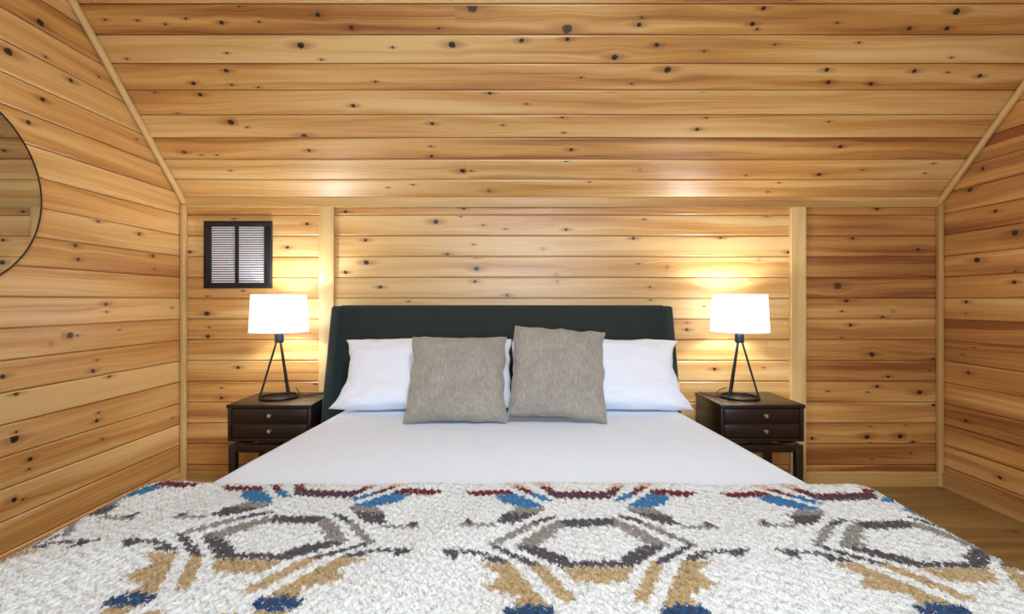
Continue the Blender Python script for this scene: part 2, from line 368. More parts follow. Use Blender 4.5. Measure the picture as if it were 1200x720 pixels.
def make_emit(name, color, s):
    m = NT(name)
    e = m.n('ShaderNodeEmission'); e.inputs[0].default_value = color; e.inputs[1].default_value = s
    m.l(e.outputs[0], m.out.inputs[0])
    return m.mat
M['bulb'] = make_emit('lit_bulb', (1, .95, .86, 1), 12)
def make_glass():
    m = NT('window_glass')
    m.principled(Base_Color=(1, 1, 1, 1), Roughness=.0, Transmission_Weight=1.0, IOR=1.45)
    return m.mat
M['glass'] = make_glass()

# ------------------------------------------------------------------ boards
def boards(name, O, U, V, N, rows, knots, mat, back=None, bev=.0055, bdep=.0042, gap=.0021, slit=.013, dens=0.0, free=None):
    """rows: (v0, v1, u0, u1, tone). One mesh: the boards of one surface, V-grooved, each with its own grain and knots."""
    O, U, V, N = map(Vector, (O, U, V, N))
    verts, faces, uvb, uvk, tone, seed, ksz, kdk = [], [], [], [], [], [], [], []
    flip = U.cross(V).dot(N) < 0
    def quad(p, tn, sd, k=None):
        b = len(verts)
        for (u, v, h) in p:
            verts.append(O + U * u + V * v + N * h)
        idx = [0, 1, 2, 3]
        if flip:
            idx = [0, 3, 2, 1]
        faces.append([b + i for i in idx])
        for i in idx:
            u, v, _ = p[i]
            uvb.append((u, v))
            uvk.append((u - k[0], v - k[1]) if k else (9, 9))
        tone.append(tn); seed.append(sd); ksz.append(k[2] if k else 0.0); kdk.append(k[3] if k else 0.0)
    def cells(a, b, c, d, ks, tn, sd):
        if len(ks) <= 1:
            quad(((a, c, 0), (b, c, 0), (b, d, 0), (a, d, 0)), tn, sd, ks[0] if ks else None)
            return
        us = sorted(ks, key=lambda k: k[0]); vs = sorted(ks, key=lambda k: k[1])
        gu = max(((us[i + 1][0] - us[i][0], i) for i in range(len(us) - 1)))
        gv = max(((vs[i + 1][1] - vs[i][1], i) for i in range(len(vs) - 1)))
        if gu[0] * .6 >= gv[0]:
            i = gu[1]; m = (us[i][0] + us[i + 1][0]) / 2
            cells(a, m, c, d, us[:i + 1], tn, sd); cells(m, b, c, d, us[i + 1:], tn, sd)
        else:
            i = gv[1]; m = (vs[i][1] + vs[i + 1][1]) / 2
            cells(a, b, c, m, vs[:i + 1], tn, sd); cells(a, b, m, d, vs[i + 1:], tn, sd)
    for (v0, v1, u0, u1, tn) in rows:
        sd = rng.random()
        if tn is None:
            tn = rng.uniform(.12, .66)
        ks = [k for k in knots if v0 <= k[1] < v1 and u0 <= k[0] < u1]
        if dens > 0:
            u = u0 + rng.uniform(.05, .5)
            while u < u1 - .05:
                if free is None or free(u, (v0 + v1) / 2):
                    ks.append((u, rng.uniform(v0 + .02, v1 - .02), rng.choice((.005, .007, .009, .012)), rng.choice((.5, .9, 1.0))))
                u += rng.expovariate(dens) + .06
        a, b = v0 + gap + bev, v1 - gap - bev
        lo, hi = v0 + gap, v1 - gap
        cells(u0, u1, a, b, ks, tn, sd)
        quad(((u0, lo, -bdep), (u1, lo, -bdep), (u1, a, 0), (u0, a, 0)), tn, sd)
        quad(((u0, b, 0), (u1, b, 0), (u1, hi, -bdep), (u0, hi, -bdep)), tn, sd)
        quad(((u0, v0 + gap, -slit), (u1, v0 + gap, -slit), (u1, lo, -bdep), (u0, lo, -bdep)), tn, sd)
        quad(((u0, hi, -bdep), (u1, hi, -bdep), (u1, hi, -slit), (u0, hi, -slit)), tn, sd)
    if back:
        for (v0, v1, u0, u1) in back:
            quad(((u0, v0, -slit), (u1, v0, -slit), (u1, v1, -slit), (u0, v1, -slit)), .9, .5)
    me = bpy.data.meshes.new(name)
    me.from_pydata([tuple(v) for v in verts], [], faces)
    for nm, dat in (('Board', uvb), ('Knot', uvk)):
        L = me.uv_layers.new(name=nm)
        L.data.foreach_set('uv', np.array(dat, dtype=np.float32).ravel())
    for nm, dat in (('tone', tone), ('seed', seed), ('ksize', ksz), ('kdark', kdk)):
        A = me.attributes.new(nm, 'FLOAT', 'FACE')
        A.data.foreach_set('value', np.array(dat, dtype=np.float32))
    return link(name, me, mat)

def trim_bar(name, P0, P1, up, w, h, mat=None, tone=.25, bev=.004):
    """wooden bar from P0 to P1 with section w (sideways) x h (along up), grain lengthwise"""
    P0, P1, up = Vector(P0), Vector(P1), Vector(up).normalized()
    d = (P1 - P0); L = d.length; d.normalize()
    s = d.cross(up).normalized()
    up = s.cross(d).normalized()
    bm = bmesh.new()
    vs = {}
    for i in (0, 1):
        for j in (-1, 1):
            for k in (-1, 1):
                vs[i, j, k] = bm.verts.new(P0 + d * (L * i) + s * (j * w / 2) + up * (k * h / 2))
    for f in (((0, -1, -1), (0, -1, 1), (0, 1, 1), (0, 1, -1)), ((1, -1, -1), (1, 1, -1), (1, 1, 1), (1, -1, 1)),
              ((0, -1, -1), (1, -1, -1), (1, -1, 1), (0, -1, 1)), ((0, 1, -1), (0, 1, 1), (1, 1, 1), (1, 1, -1)),
              ((0, -1, -1), (0, 1, -1), (1, 1, -1), (1, -1, -1)), ((0, -1, 1), (1, -1, 1), (1, 1, 1), (0, 1, 1))):
        bm.faces.new([vs[q] for q in f])
    bmesh.ops.recalc_face_normals(bm, faces=bm.faces[:])
    bmesh.ops.bevel(bm, geom=bm.edges[:], offset=bev, segments=2, profile=.5, affect='EDGES')
    me = bpy.data.meshes.new(name); bm.to_mesh(me); bm.free()
    o = link(name, me, mat or M['pine_trim'])
    L1 = me.uv_layers.new(name='Board'); L2 = me.uv_layers.new(name='Knot')
    off = rng.uniform(0, 5)
    n = len(me.polygons)
    kn = [(rng.uniform(0, L), rng.uniform(-.3, .3) * w, rng.choice((.005, .008))) for _ in range(int(L / .7) + 1)]
    ub, uk = [], []
    for lp in me.loops:
        c = me.vertices[lp.vertex_index].co - P0
        u, v = c.dot(d), c.dot(s) + c.dot(up) * .7
        ub.append((u + off, v)); uk.append((9, 9))
    L1.data.foreach_set('uv', np.array(ub, dtype=np.float32).ravel())
    L2.data.foreach_set('uv', np.array(uk, dtype=np.float32).ravel())
    sd = rng.random()
    for nm, val in (('tone', tone), ('seed', sd), ('ksize', 0.0), ('kdark', 0.0)):
        A = me.attributes.new(nm, 'FLOAT', 'FACE')
        A.data.foreach_set('value', np.full(n, val, dtype=np.float32))
    return tag(o, kind='structure')

PW, PZ = .1374, .0018
st = lambda o: tag(o, kind='structure')
# wall at the head of the bed: three fields of boards between the posts
rows = []
PX = [(-1.266, -1.166), (1.826, 1.927)]
tones = {0: (.62, None, .75), 1: (.55, None, .7), 2: (.5, None, .62), 3: (.6, None, .45), 4: (.5, .3, .55), 5: (.4, .2, .62), 6: (.3, .25, .5),
         7: (.4, .4, .45), 8: (.42, .2, .55), 9: (.4, .22, .8), 10: (.25, .2, .66), 11: (.22, .2, .62), 12: (.3, .28, .5), 13: (.5, .4, .6)}
for k in range(14):
    z0, z1 = PZ + PW * k, PZ + PW * (k + 1)
    tt = tones[k]
    rows += [(z0, z1, XL, -1.216, tt[0]), (z0, z1, -1.216, 1.876, tt[1] if tt[1] is not None else .36), (z0, z1, 1.876, XR, tt[2] + .08)]
st(boards('wall_head', (0, D, 0), (1, 0, 0), (0, 0, 1), (0, -1, 0), rows, BACK_KNOTS, M['pine'], [(0, 1.93, XL, XR)]))

def side_rows():
    rows = []
    for k in range(23):
        z0, z1 = PZ + PW * k, PZ + PW * (k + 1)
        zm = max(z0, Z0)
        ue = min(D, D - (zm - Z0) / S + .012)
        if z0 > ZT:
            break
        rows.append((z0, z1, YF, ue, None if rng.random() < .35 else rng.uniform(.1, .45)))
    return rows
def side_back():
    return [(0, Z0, YF, D + .02), (Z0, ZT + .05, YF, YT + .03)] + [(Z0 + i * .1, Z0 + i * .1 + .1, YT, D - i * .1 / S + .02) for i in range(12)]
st(boards('wall_left', (XL, 0, 0), (0, 1, 0), (0, 0, 1), (1, 0, 0), side_rows(), LEFT_KNOTS, M['pine'], side_back(), dens=1.6, free=lambda u, v: u < 1.85))
rr = side_rows()
rr = [(a, b, c, d, rng.uniform(.38, .8)) for (a, b, c, d, e) in rr]
st(boards('wall_right', (XR, 0, 0), (0, 1, 0), (0, 0, 1), (-1, 0, 0), rr, RIGHT_KNOTS, M['pine'], side_back(), dens=1.6, free=lambda u, v: u < 2.6))
# wall behind the camera with the window that lights the room
WX0, WX1, WZ0, WZ1 = -.45, .85, .95, 2.25
rows = []
for k in range(23):
    z0, z1 = PZ + PW * k, PZ + PW * (k + 1)
    if z0 > ZT: break
    if z1 > WZ0 + .02 and z0 < WZ1 - .02:
        rows += [(z0, z1, XL, WX0, None), (z0, z1, WX1, XR, None)]
    else:
        rows.append((z0, z1, XL, XR, None))
st(boards('wall_front', (0, YF, 0), (1, 0, 0), (0, 0, 1), (0, 1, 0), rows, [], M['pine'],
          [(0, WZ0, XL, XR), (WZ1, ZT + .05, XL, XR), (WZ0, WZ1, XL, WX0), (WZ0, WZ1, WX1, XR)], dens=1.8))
# ceiling: boarded slope over the bed, flat part beyond the frame
Ls = math.hypot(1, S)
cu, cn = Vector((0, -1 / Ls, S / Ls)), Vector((0, -S / Ls, -1 / Ls))
Lsl = (D - YT) * Ls
CW = .1389
ct = [.3, .3, .55, .3, .36, .5, .28, .62, .36, .4, .4, .4, .4]
rows = []
v = .1554 - CW
k = 0
while v < Lsl - .001:
    rows.append((v, min(v + CW, Lsl), XL - .02, XR + .02, ct[min(k, 12)]))
    v += CW; k += 1
st(boards('ceiling', (0, D, Z0), (1, 0, 0), cu, cn, rows, CEIL_KNOTS, M['pine'], [(-.05, Lsl + .05, XL - .03, XR + .03)], dens=1.5, free=lambda u, v: v > 1.16))
rows = []
y = YT
while y > YF - .01:
    rows.append((YT - y, YT - y + CW, XL - .02, XR + .02, None)); y -= CW
st(boards('ceiling_flat', (0, YT, ZT), (1, 0, 0), (0, -1, 0), (0, 0, -1), rows, [], M['pine'], [(-.05, YT - YF + .1, XL - .03, XR + .03)], dens=1.5))
# floor
rows = []
y = YF - .02; FW = .142
y = 2.711 - FW * math.ceil((2.711 - YF) / FW)
while y < D:
    rows.append((y, y + FW, XL - .02, XR + .02, None)); y += FW
st(boards('floor', (0, 0, 0), (1, 0, 0), (0, 1, 0), (0, 0, 1), rows, [], M['pine_floor'], [(YF - .02, D + .03, XL - .03, XR + .03)],
          bev=.002, bdep=.0012, gap=.0008, dens=.7))
# trims
for i, (a, b) in enumerate(PX):
    trim_bar('trim_%d' % (i + 1), ((a + b) / 2, D - .011, 0), ((a + b) / 2, D - .011, 1.84), (0, 1, 0), b - a, .024, tone=(.2, .16)[i])
trim_bar('trim_3', (XL, D - .012, 1.868), (XR, D - .012, 1.868), (0, 0, 1), .026, .068, tone=.34, bev=.005)
trim_bar('trim_4', (XL + .019, D - .019, 0), (XL + .019, D - .019, 1.85), (0, 1, 0), .034, .034, tone=.3, bev=.010)
trim_bar('trim_5', (XR - .019, D - .019, 0), (XR - .019, D - .019, 1.85), (0, 1, 0), .034, .034, tone=.42, bev=.010)
for i, xs in ((6, XL + .020), (7, XR - .020)):
    off = cn * .020
    p0 = Vector((xs, D, Z0)) + off - cu * .0; p1 = Vector((xs, YT, ZT)) + off
    trim_bar('trim_%d' % i, p0, p1, cn, .031, .034, tone=.22, bev=.011)
BH, BT = .098, .018
trim_bar('baseboard_head', (XL + .02, D - BT / 2, BH / 2), (XR - .02, D - BT / 2, BH / 2), (0, 0, 1), BT, BH, tone=.5)
trim_bar('baseboard_left', (XL + BT / 2, YF, BH / 2), (XL + BT / 2, D - .02, BH / 2), (0, 0, 1), BT, BH, tone=.5)
trim_bar('baseboard_right', (XR - BT / 2, YF, BH / 2), (XR - BT / 2, D - .02, BH / 2), (0, 0, 1), BT, BH, tone=.6)
trim_bar('baseboard_front', (XL + .02, YF + BT / 2, BH / 2), (XR - .02, YF + BT / 2, BH / 2), (0, 0, 1), BT, BH, tone=.5)
# window behind the camera
w = MB()
for (a, b, c, d) in ((WX0 - .07, WX0 + .03, WZ0 - .07, WZ1 + .07), (WX1 - .03, WX1 + .07, WZ0 - .07, WZ1 + .07),
                     (WX0 + .03, WX1 - .03, WZ0 - .07, WZ0 + .03), (WX0 + .03, WX1 - .03, WZ1 - .03, WZ1 + .07),
                     ((WX0 + WX1) / 2 - .02, (WX0 + WX1) / 2 + .02, WZ0 + .03, WZ1 - .03)):
    w.box(a, b, YF - .05, YF + .02, c, d, .004)
wf = w.build('window_1', simple('white_window_paint', (.75, .75, .73, 1), .4, 0, .04, 12))
tag(wf, kind='structure')
MB().box(WX0 + .02, WX1 - .02, YF - .03, YF - .024, WZ0 + .02, WZ1 - .02).build('window_pane', M['glass'], wf)

# ------------------------------------------------------------------ bed
bed = empty('bed', (-.03, 1.9, 0), 'king bed with dark green upholstered wingback headboard against the pine wall', 'bed')
def bp(mb, name, mat, parent=bed, smooth=None):
    o = mb.build(name, mat, None, smooth)
    o.parent = parent
    o.matrix_parent_inverse = Matrix.Translation(-Vector(bed.location))
    return o
HX0, HX1 = -1.120, .996
hb = bp(MB().box(HX0 + .03, HX1 - .03, 2.995, 3.115, .16, 1.193, .022, 4), 'headboard', M['velvet'], smooth=40)
for nm, a, b in (('wing', HX0, HX0 + .055), ('wing', HX1 - .052, HX1)):
    side = [(3.12, .10), (3.12, 1.188), (2.955, 1.188), (2.895, .95), (2.835, .72), (2.78, .48), (2.75, .10)]
    o = MB().prism(side, 'x', a, b, .016, 4).build(nm, M['velvet'], None, 40)
    o.parent = hb
bp(MB().box(-.90, -.86, .86, 2.99, .14, .28, .012, 3), 'side_rail', M['velvet'], smooth=40)
bp(MB().box(.84, .88, .86, 2.99, .14, .28, .012, 3), 'side_rail', M['velvet'], smooth=40)
bp(MB().box(-.90, .88, .86, .90, .14, .28, .012, 3), 'foot_rail', M['velvet'], smooth=40)
sl = MB()
for i in range(12):
    y0 = .95 + i * .16
    sl.box(-.86, .84, y0, y0 + .07, .255, .28)
bp(sl, 'slat_base', M['pine_trim'])
for x in (-.88, .86):
    for y in (.89, 2.80):
        bp(MB().lathe([(.026, .15), (.024, .10), (.016, 0), (0, 0)], (x, y, 0), 16), 'leg', M['espresso'], smooth=40)

def grid_mesh(name, P, mat, parent=None, extra=None):
    """P: (n, m, 3) array"""
    n, m = P.shape[:2]
    idx = np.arange(n * m).reshape(n, m)
    q = np.stack([idx[:-1, :-1], idx[1:, :-1], idx[1:, 1:], idx[:-1, 1:]], -1).reshape(-1, 4)
    me = bpy.data.meshes.new(name)
    me.from_pydata(P.reshape(-1, 3).tolist(), [], q.tolist())
    return link(name, me, mat, parent, 180)

# mattress under the sheet
mt = MB().prism([(-.985, .85), (.985, .85), (.868, 2.96), (-.885, 2.96)], 'z', .285, .604, .045, 5).build('mattress', simple('mattress_ticking', (.72, .72, .71, 1), .9, 0, .04, 30), None, 40)
tag(mt, 'thick white mattress lying on the king bed beneath the sheet', 'mattress')

def roll(s, half, R):
    """arc-length s from the middle -> (offset sideways, drop)"""
    a = np.abs(s); sg = np.sign(s)
    th = np.clip((a - half) / R, 0, PI / 2)
    x = np.where(a <= half, a, half + R * np.sin(th))
    dz = np.where(a <= half, 0, R * (1 - np.cos(th)))
    dz = dz + np.clip(a - half - R * PI / 2, 0, None)
    return x * sg, dz

# white sheet over the mattress
s = np.linspace(-1.36, 1.36, 180); wv = np.linspace(0, 2.47, 150)
SS, WW = np.meshgrid(s, wv, indexing='ij')
X, dzx = roll(SS, .962, .045)
Yd, dzw = roll(WW, 2.075, .045)
Y = 2.966 - Yd
Z = .62 - np.maximum(dzx, dzw)
X = X * (1.012 - .072 * (Y - 1.585)) / 1.007 - .010
P = np.stack([X, Y, Z], -1)
for i in range(P.shape[0]):
    for j in range(P.shape[1]):
        x, y, z = P[i, j]
        q = Vector((x * 3, y * 3, z * 3))
        nz = noise.noise(q) * .0022 + noise.noise(q * 2.7) * .0012
        if z > .6:
            P[i, j, 2] += nz
        else:
            P[i, j, 0] += math.copysign(max(0, nz * 2 + .004), x) if z < .57 else 0
sh = grid_mesh('bed_sheet', P, M['sheet'])
tag(sh, 'smooth white sheet stretched over the king bed below the pillows', 'sheet')

# ------------------------------------------------------------------ fleece blanket
PAL = {'peach': srgb(226, 186, 160), 'red': srgb(118, 34, 32), 'blue': srgb(62, 128, 176), 'plum': srgb(92, 62, 82), 'greige': srgb(156, 148, 138),
       'slate': srgb(92, 85, 86), 'tan': srgb(198, 170, 124), 'navy': srgb(44, 84, 124), 'maroon': srgb(66, 30, 40)}
WHITE = np.array(srgb(240, 240, 236)[:3])
nr = np.random.default_rng(5)
LUMP = [(nr.uniform(0, 2 * PI), nr.uniform(0, 2 * PI), k) for k in (260, 300, 340, 390, 430, 480, 530, 590, 650)]
def inside(px, py, poly):
    r = np.zeros(px.shape, bool)
    n = len(poly)
    for i in range(n):
        x0, y0 = poly[i]; x1, y1 = poly[(i + 1) % n]
        if y0 == y1: continue
        c = ((y0 > py) != (y1 > py)) & (px < (x1 - x0) * (py - y0) / (y1 - y0) + x0)
        r ^= c
    return r
def pattern(u, d, jit):
    n = u.size
    u = u + nr.normal(0, .0017, n) * jit
    d = d + nr.normal(0, .0026, n) * jit + .0065 * (np.abs(((u / .021) % 1) - .5) * 4 - 1)
    C = np.tile(WHITE, (n, 1))
    d = .862 + np.abs(d - .05 * np.clip(-u, 0, 1.2) - .862)
    x0 = u - .06 * (d - 1.1)
    for c in (-.562, .186, .934, 1.684, -1.31):
        x = x0 - c
        near = np.abs(x) < .375
        x = -np.abs(x)
        for cname, poly in MOTIF:
            if cname in ('peach',) :
                keep = nr.random(n) < .75
            else:
                keep = nr.random(n) < .985
            ins = near & keep & inside(x, d, poly)
            C[ins] = PAL[cname][:3]
    return C
TOP, RB, HALF_L, HALF_R = .657, .14, 1.072, 1.028
def bsurf(u, w):
    """u across (metres from the middle), w from the back edge towards the foot -> position"""
    uu = np.where(u < 0, u * HALF_R / HALF_L, u)
    a = np.abs(u); half = np.where(u < 0, HALF_L, HALF_R)
    th = np.clip((a - half) / RB, 0, 1.42)
    x = np.where(a <= half, a, half + RB * np.sin(th))
    dzx = np.where(a <= half, 0, RB * (1 - np.cos(th)))
    ex = np.clip(a - half - RB * 1.42, 0, None)
    x = x + ex * math.cos(1.42); dzx = dzx + ex * math.sin(1.42)
    x = x * np.sign(u)
    L = 1.485 - .835
    Rf = .07
    tw = np.clip((w - L) / Rf, 0, PI / 2)
    y = 1.485 - np.where(w <= L, w, L + Rf * np.sin(tw))
    dzw = np.where(w <= L, 0, Rf * (1 - np.cos(tw))) + np.clip(w - L - Rf * PI / 2, 0, None)
    e = np.clip(w / .022, 0, 1)
    edge = .018 * (1 - np.sqrt(1 - (1 - e) ** 2))
    z = TOP - np.maximum(dzx, dzw) - edge
    # soft lumps and folds
    z = z + .004 * np.sin(u * 7 + w * 3) * np.sin(w * 9 + 1.3 * u) + .0025 * np.sin(u * 17 + w * 11)
    lump = sum(np.sin(u * k * math.cos(a) + w * k * math.sin(a) + ph) for a, ph, k in LUMP)
    z = z + 0.00065 * np.clip(lump, -3, 3) * np.clip(w / .02, 0, 1)
    x = x + np.sign(u) * 0.00065 * np.clip(lump, -3, 3) * (dzx > .03)
    y = y + .006 * np.sin(u * 5 + .5) * np.clip(1 - w * 2, 0, 1)
    x = x + np.sign(u) * np.clip(dzx - .1, 0, 1) * .10 * np.sin(y * 16)
    return np.stack([x, y, np.maximum(z, .2)], -1)
UMAX, WMAX = 1.55, 1.05
def blanket():
    us = np.arange(-UMAX, UMAX, .004); ws = np.concatenate([np.linspace(0, .022, 6)[:-1], np.arange(.022, WMAX, .004)])
    U, W = np.meshgrid(us, ws, indexing='ij')
    P = bsurf(U.ravel(), W.ravel())
    n, m = U.shape
    colr = pattern(U.ravel(), 1.485 - W.ravel(), .6)
    idx = np.arange(n * m).reshape(n, m)
    Q = np.stack([idx[:-1, :-1], idx[1:, :-1], idx[1:, 1:], idx[:-1, 1:]], -1).reshape(-1, 4)
    # pile: small leaning tufts
    N = 230000
    u = nr.uniform(-UMAX, UMAX, N)
    w = np.where(nr.random(N) < .92, nr.uniform(0, .70, N), nr.uniform(.70, WMAX, N))
    eps = .002
    B = bsurf(u, w)
    Tu = bsurf(u + eps, w) - bsurf(u - eps, w); Tw = bsurf(u, w + eps) - bsurf(u, np.maximum(w - eps, 0))
    Nn = np.cross(Tw, Tu); Nn /= np.linalg.norm(Nn, axis=1, keepdims=True) + 1e-9
    Nn[Nn[:, 2] < -.2] *= -1
    Tu /= np.linalg.norm(Tu, axis=1, keepdims=True) + 1e-9
    Tw2 = np.cross(Nn, Tu)
    clump = np.sin(u * 150 + 3 * np.sin(w * 110)) + np.sin(w * 190 + 2 * np.sin(u * 90))
    ang = clump * 1.5 + nr.normal(0, .7, N)
    lean = Tu * np.cos(ang)[:, None] + Tw2 * np.sin(ang)[:, None]
    side = np.cross(Nn, lean)
    Ln = (nr.uniform(.0016, .0034, N) * (1 + .25 * clump))[:, None]; wd = nr.uniform(.0009, .0016, N)[:, None]
    lk = nr.uniform(1.0, 2.6, N)[:, None]
    b0 = B + side * wd - lean * wd * .6; b1 = B - side * wd - lean * wd * .6; b2 = B + lean * wd
    tp = B + Nn * Ln + lean * Ln * lk
    TV = np.stack([b0, b1, b2, tp], 1).reshape(-1, 3)
    tc = pattern(u, 1.485 - w, 1.0)
    tc = tc * nr.uniform(.965, 1.02, N)[:, None]
    TC = np.repeat(tc, 4, axis=0)
    o = (np.arange(N) * 4 + n * m)[:, None]
    quads = np.zeros((0, 4), int)
    tris = np.concatenate([o + np.array([[0, 1, 3]]), o + np.array([[1, 2, 3]]), o + np.array([[2, 0, 3]])])
    V = np.concatenate([P, TV]); CC = np.clip(np.concatenate([colr, TC]), 0, 1)
    quads = np.concatenate([Q, quads])
    me = bpy.data.meshes.new('fleece_blanket')
    me.vertices.add(len(V)); me.vertices.foreach_set('co', V.astype(np.float32).ravel())
    loops = np.concatenate([quads.ravel(), tris.ravel()])
    me.loops.add(len(loops)); me.loops.foreach_set('vertex_index', loops.astype(np.int32))
    nq, nt = len(quads), len(tris)
    me.polygons.add(nq + nt)
    starts = np.concatenate([np.arange(nq) * 4, nq * 4 + np.arange(nt) * 3])
    me.polygons.foreach_set('loop_start', starts.astype(np.int32))
    me.update(calc_edges=True); me.validate()
    A = me.color_attributes.new('Col', 'FLOAT_COLOR', 'POINT')
    A.data.foreach_set('color', np.concatenate([CC, np.ones((len(CC), 1))], 1).astype(np.float32).ravel())
    return link('fleece_blanket', me, M['fleece'], None, 180)
bk = blanket()
tag(bk, 'white fleece blanket with geometric medallions in grey, tan, blue and red across the bed foot', 'blanket')

# ------------------------------------------------------------------ pillows
def pillow(name, W, H, T, mat, loc, tilt, yaw=0, rollz=0, cx=.06, cz=.06, seed=0, n=54, piping=0.0, k=3.0, wr=1.0, sag=0.0, ptop=0.0, cin=None, floor_z=.6245):
    """W wide, H high, T thick; stands on its lower edge at loc, leaning back by tilt"""
    s = np.linspace(-1, 1, n)
    s = np.sign(s) * (1 - (1 - np.abs(s)) ** 1.35)
    Sg, Tg = np.meshgrid(s, s, indexing='ij')
    out = []
    for sgn in (-1, 1):
        P = np.zeros((n, n, 3))
        for i in range(n):
            for j in range(n):
                a, b = s[i], s[j]
                x = W / 2 * a * (1 - (cx if cin is None or a * cin[0] < 0 else cin[1]) * (1 - abs(b) ** 2.2) * abs(a) ** k)
                z = H / 2 * b * (1 - cz * (1 - abs(a) ** 2.2) * abs(b) ** k)
                z += ptop * H * (abs(a) ** 3) * max(b, 0)
                e = max(0, 1 - a ** 4) ** .5 * max(0, 1 - b ** 4) ** .5
                th = T / 2 * e ** .9
                th *= 1 - sag * max(0, b)
                q = Vector((a * 2.1 + seed, b * 2.1, sgn * 3 + seed * 2))
                edge = max(abs(a), abs(b))
                wk = noise.noise(q * 1.4) * .012 + noise.noise(q * 3.5) * .006 * (.3 + edge)
                # folds radiating from corners
                r = math.hypot(1 - abs(a), 1 - abs(b)); an = math.atan2(1 - abs(b), 1 - abs(a) + 1e-6)
                wk += .007 * math.sin(an * 11 + seed) * math.exp(-r * 2.6) * min(1, r * 5)
                th += wk * wr * min(1, e * 2.5)
                x += noise.noise(Vector((b * 3 + seed, 7.7, 0))) * .006 * abs(a) ** 6 * wr * 2
                z += noise.noise(Vector((a * 3 + seed, 3.3, 1))) * .006 * abs(b) ** 6 * wr * 2
                P[i, j] = (x, sgn * max(th, .002), z + H / 2)
        out.append(P)
    nn = n * n
    verts = np.concatenate([out[0].reshape(-1, 3), out[1].reshape(-1, 3)])
    idx = np.arange(nn).reshape(n, n)
    F = []
    q0 = np.stack([idx[:-1, :-1], idx[1:, :-1], idx[1:, 1:], idx[:-1, 1:]], -1).reshape(-1, 4)
    F += q0.tolist()
    F += (q0[:, ::-1] + nn).tolist()
    rim = list(idx[:, 0]) + list(idx[-1, 1:]) + list(idx[::-1, -1][1:]) + list(idx[0, ::-1][1:-1])
    for i in range(len(rim)):
        a, b = int(rim[i]), int(rim[(i + 1) % len(rim)])
        F.append([b, a, a + nn, b + nn])
    me = bpy.data.meshes.new(name)
    me.from_pydata(verts.tolist(), [], F)
    o = link(name, me, mat, None, 180)
    o.matrix_world = Matrix.Translation(loc) @ Matrix.Rotation(yaw, 4, 'Z') @ Matrix.Rotation(rollz, 4, 'Y') @ Matrix.Rotation(-tilt, 4, 'X')
    bpy.context.view_layer.update()
    zmin = min((o.matrix_world @ v.co).z for v in me.vertices)
    o.location.z += floor_z - zmin
    if piping:
        mb = MB()
        mb.tube([(verts[i] + verts[i + nn]) / 2 for i in map(int, rim)], piping, 8, closed=True)
        s_ = mb.build('seam', mat, o, 180)
    return o
R = math.radians
p = pillow('pillow', .975, .435, .165, M['cotton'], (-.494, 2.56, .632), R(37), 0, R(-.5), .135, .03, 1.7, k=4, cin=(1, .012))
tag(p, 'white bed pillow behind the left grey cushion, nearest the lamp under the vent', 'pillow', 'white pillows against the headboard')
p = pillow('pillow', .975, .435, .165, M['cotton'], (.488, 2.56, .632), R(37), 0, R(.5), .135, .03, 5.2, k=4, cin=(-1, .012))
tag(p, 'white bed pillow behind the right grey cushion, with its corner by the right nightstand', 'pillow', 'white pillows against the headboard')
p = pillow('cushion', .50, .465, .14, M['grey'], (-.280, 2.325, .628), R(31), R(1), R(.8), .055, .05, 3.1, piping=.0028)
tag(p, 'square grey chenille cushion standing left of the middle of the bed, the lower one', 'cushion', 'grey cushions on the bed')
p = pillow('cushion', .485, .495, .14, M['grey'], (.225, 2.335, .628), R(31), R(-2), R(3.0), .055, .05, 8.4, piping=.0028)
tag(p, 'square grey chenille cushion right of the middle of the bed, with the higher peaked corner', 'cushion', 'grey cushions on the bed')

# ------------------------------------------------------------------ nightstands
def nightstand(xc, label):
    t = empty('nightstand', (xc, 2.915, 0), label, 'nightstand', 'dark wood nightstands')
    m = M['espresso']
    w, y0, y1 = .237, -.185, .185
    def part(mb, nm, mat=m, par=t, sm=40): return mb.build(nm, mat, par, sm)
    part(MB().box(-w - .006, w + .006, y0 - .006, y1 + .006, .606, .628, .004), 'top')
    c = MB()
    c.box(-w, -w + .02, y0, y1, .416, .606, .002); c.box(w - .02, w, y0, y1, .416, .606, .002)
    c.box(-w + .02, w - .02, y0, y1, .416, .434, .002); c.box(-w + .02, w - .02, y1 - .012, y1, .434, .606)
    c.box(-w + .02, w - .02, y0, y0 + .03, .514, .521)
    part(c, 'case')
    for z0, z1 in ((.523, .602), (.438, .512)):
        d = MB().box(-w + .024, w - .024, y0 + .002, y0 + .022, z0, z1, .0025)
        d.box(-w + .035, w - .035, y0 + .022, y1 - .03, z0 + .008, z0 + .05)
        do = part(d, 'drawer')
        k = MB().lathe([(.0, -.030), (.011, -.029), (.0135, -.024), (.011, -.018), (.0055, -.014), (.005, 0), (0, 0)], (0.01, y0 + .003, (z0 + z1) / 2 + .004), 6, axis='y')
        ko = k.build('knob', M['nickel'], do, 30)
        ko['label'] = 'small faceted nickel knob'
    for x in (.0,):
        part(MB().box(x - .052, x + .052, y0 + .02, y1 - .06, .395, .4165, .002), 'spacer')
    b = MB()
    b.box(-w + .04, w - .04, y0 + .004, y0 + .044, .352, .395, .003); b.box(-w + .04, w - .04, y1 - .044, y1 - .004, .352, .395, .003)
    b.box(-w + .002, -w + .042, y0 + .044, y1 - .044, .352, .395, .003); b.box(w - .042, w - .002, y0 + .044, y1 - .044, .352, .395, .003)
    part(b, 'base_frame')
    for sx in (-1, 1):
        for sy in (-1, 1):
            x0, yy = sx * (w - .022), sy * .163
            part(MB().box(x0 - .02, x0 + .02, yy - .02, yy + .02, 0, .395, .003), 'leg')
    return t
nightstand(-1.388, 'dark brown two-drawer nightstand left of the bed, under the lamp below the vent')
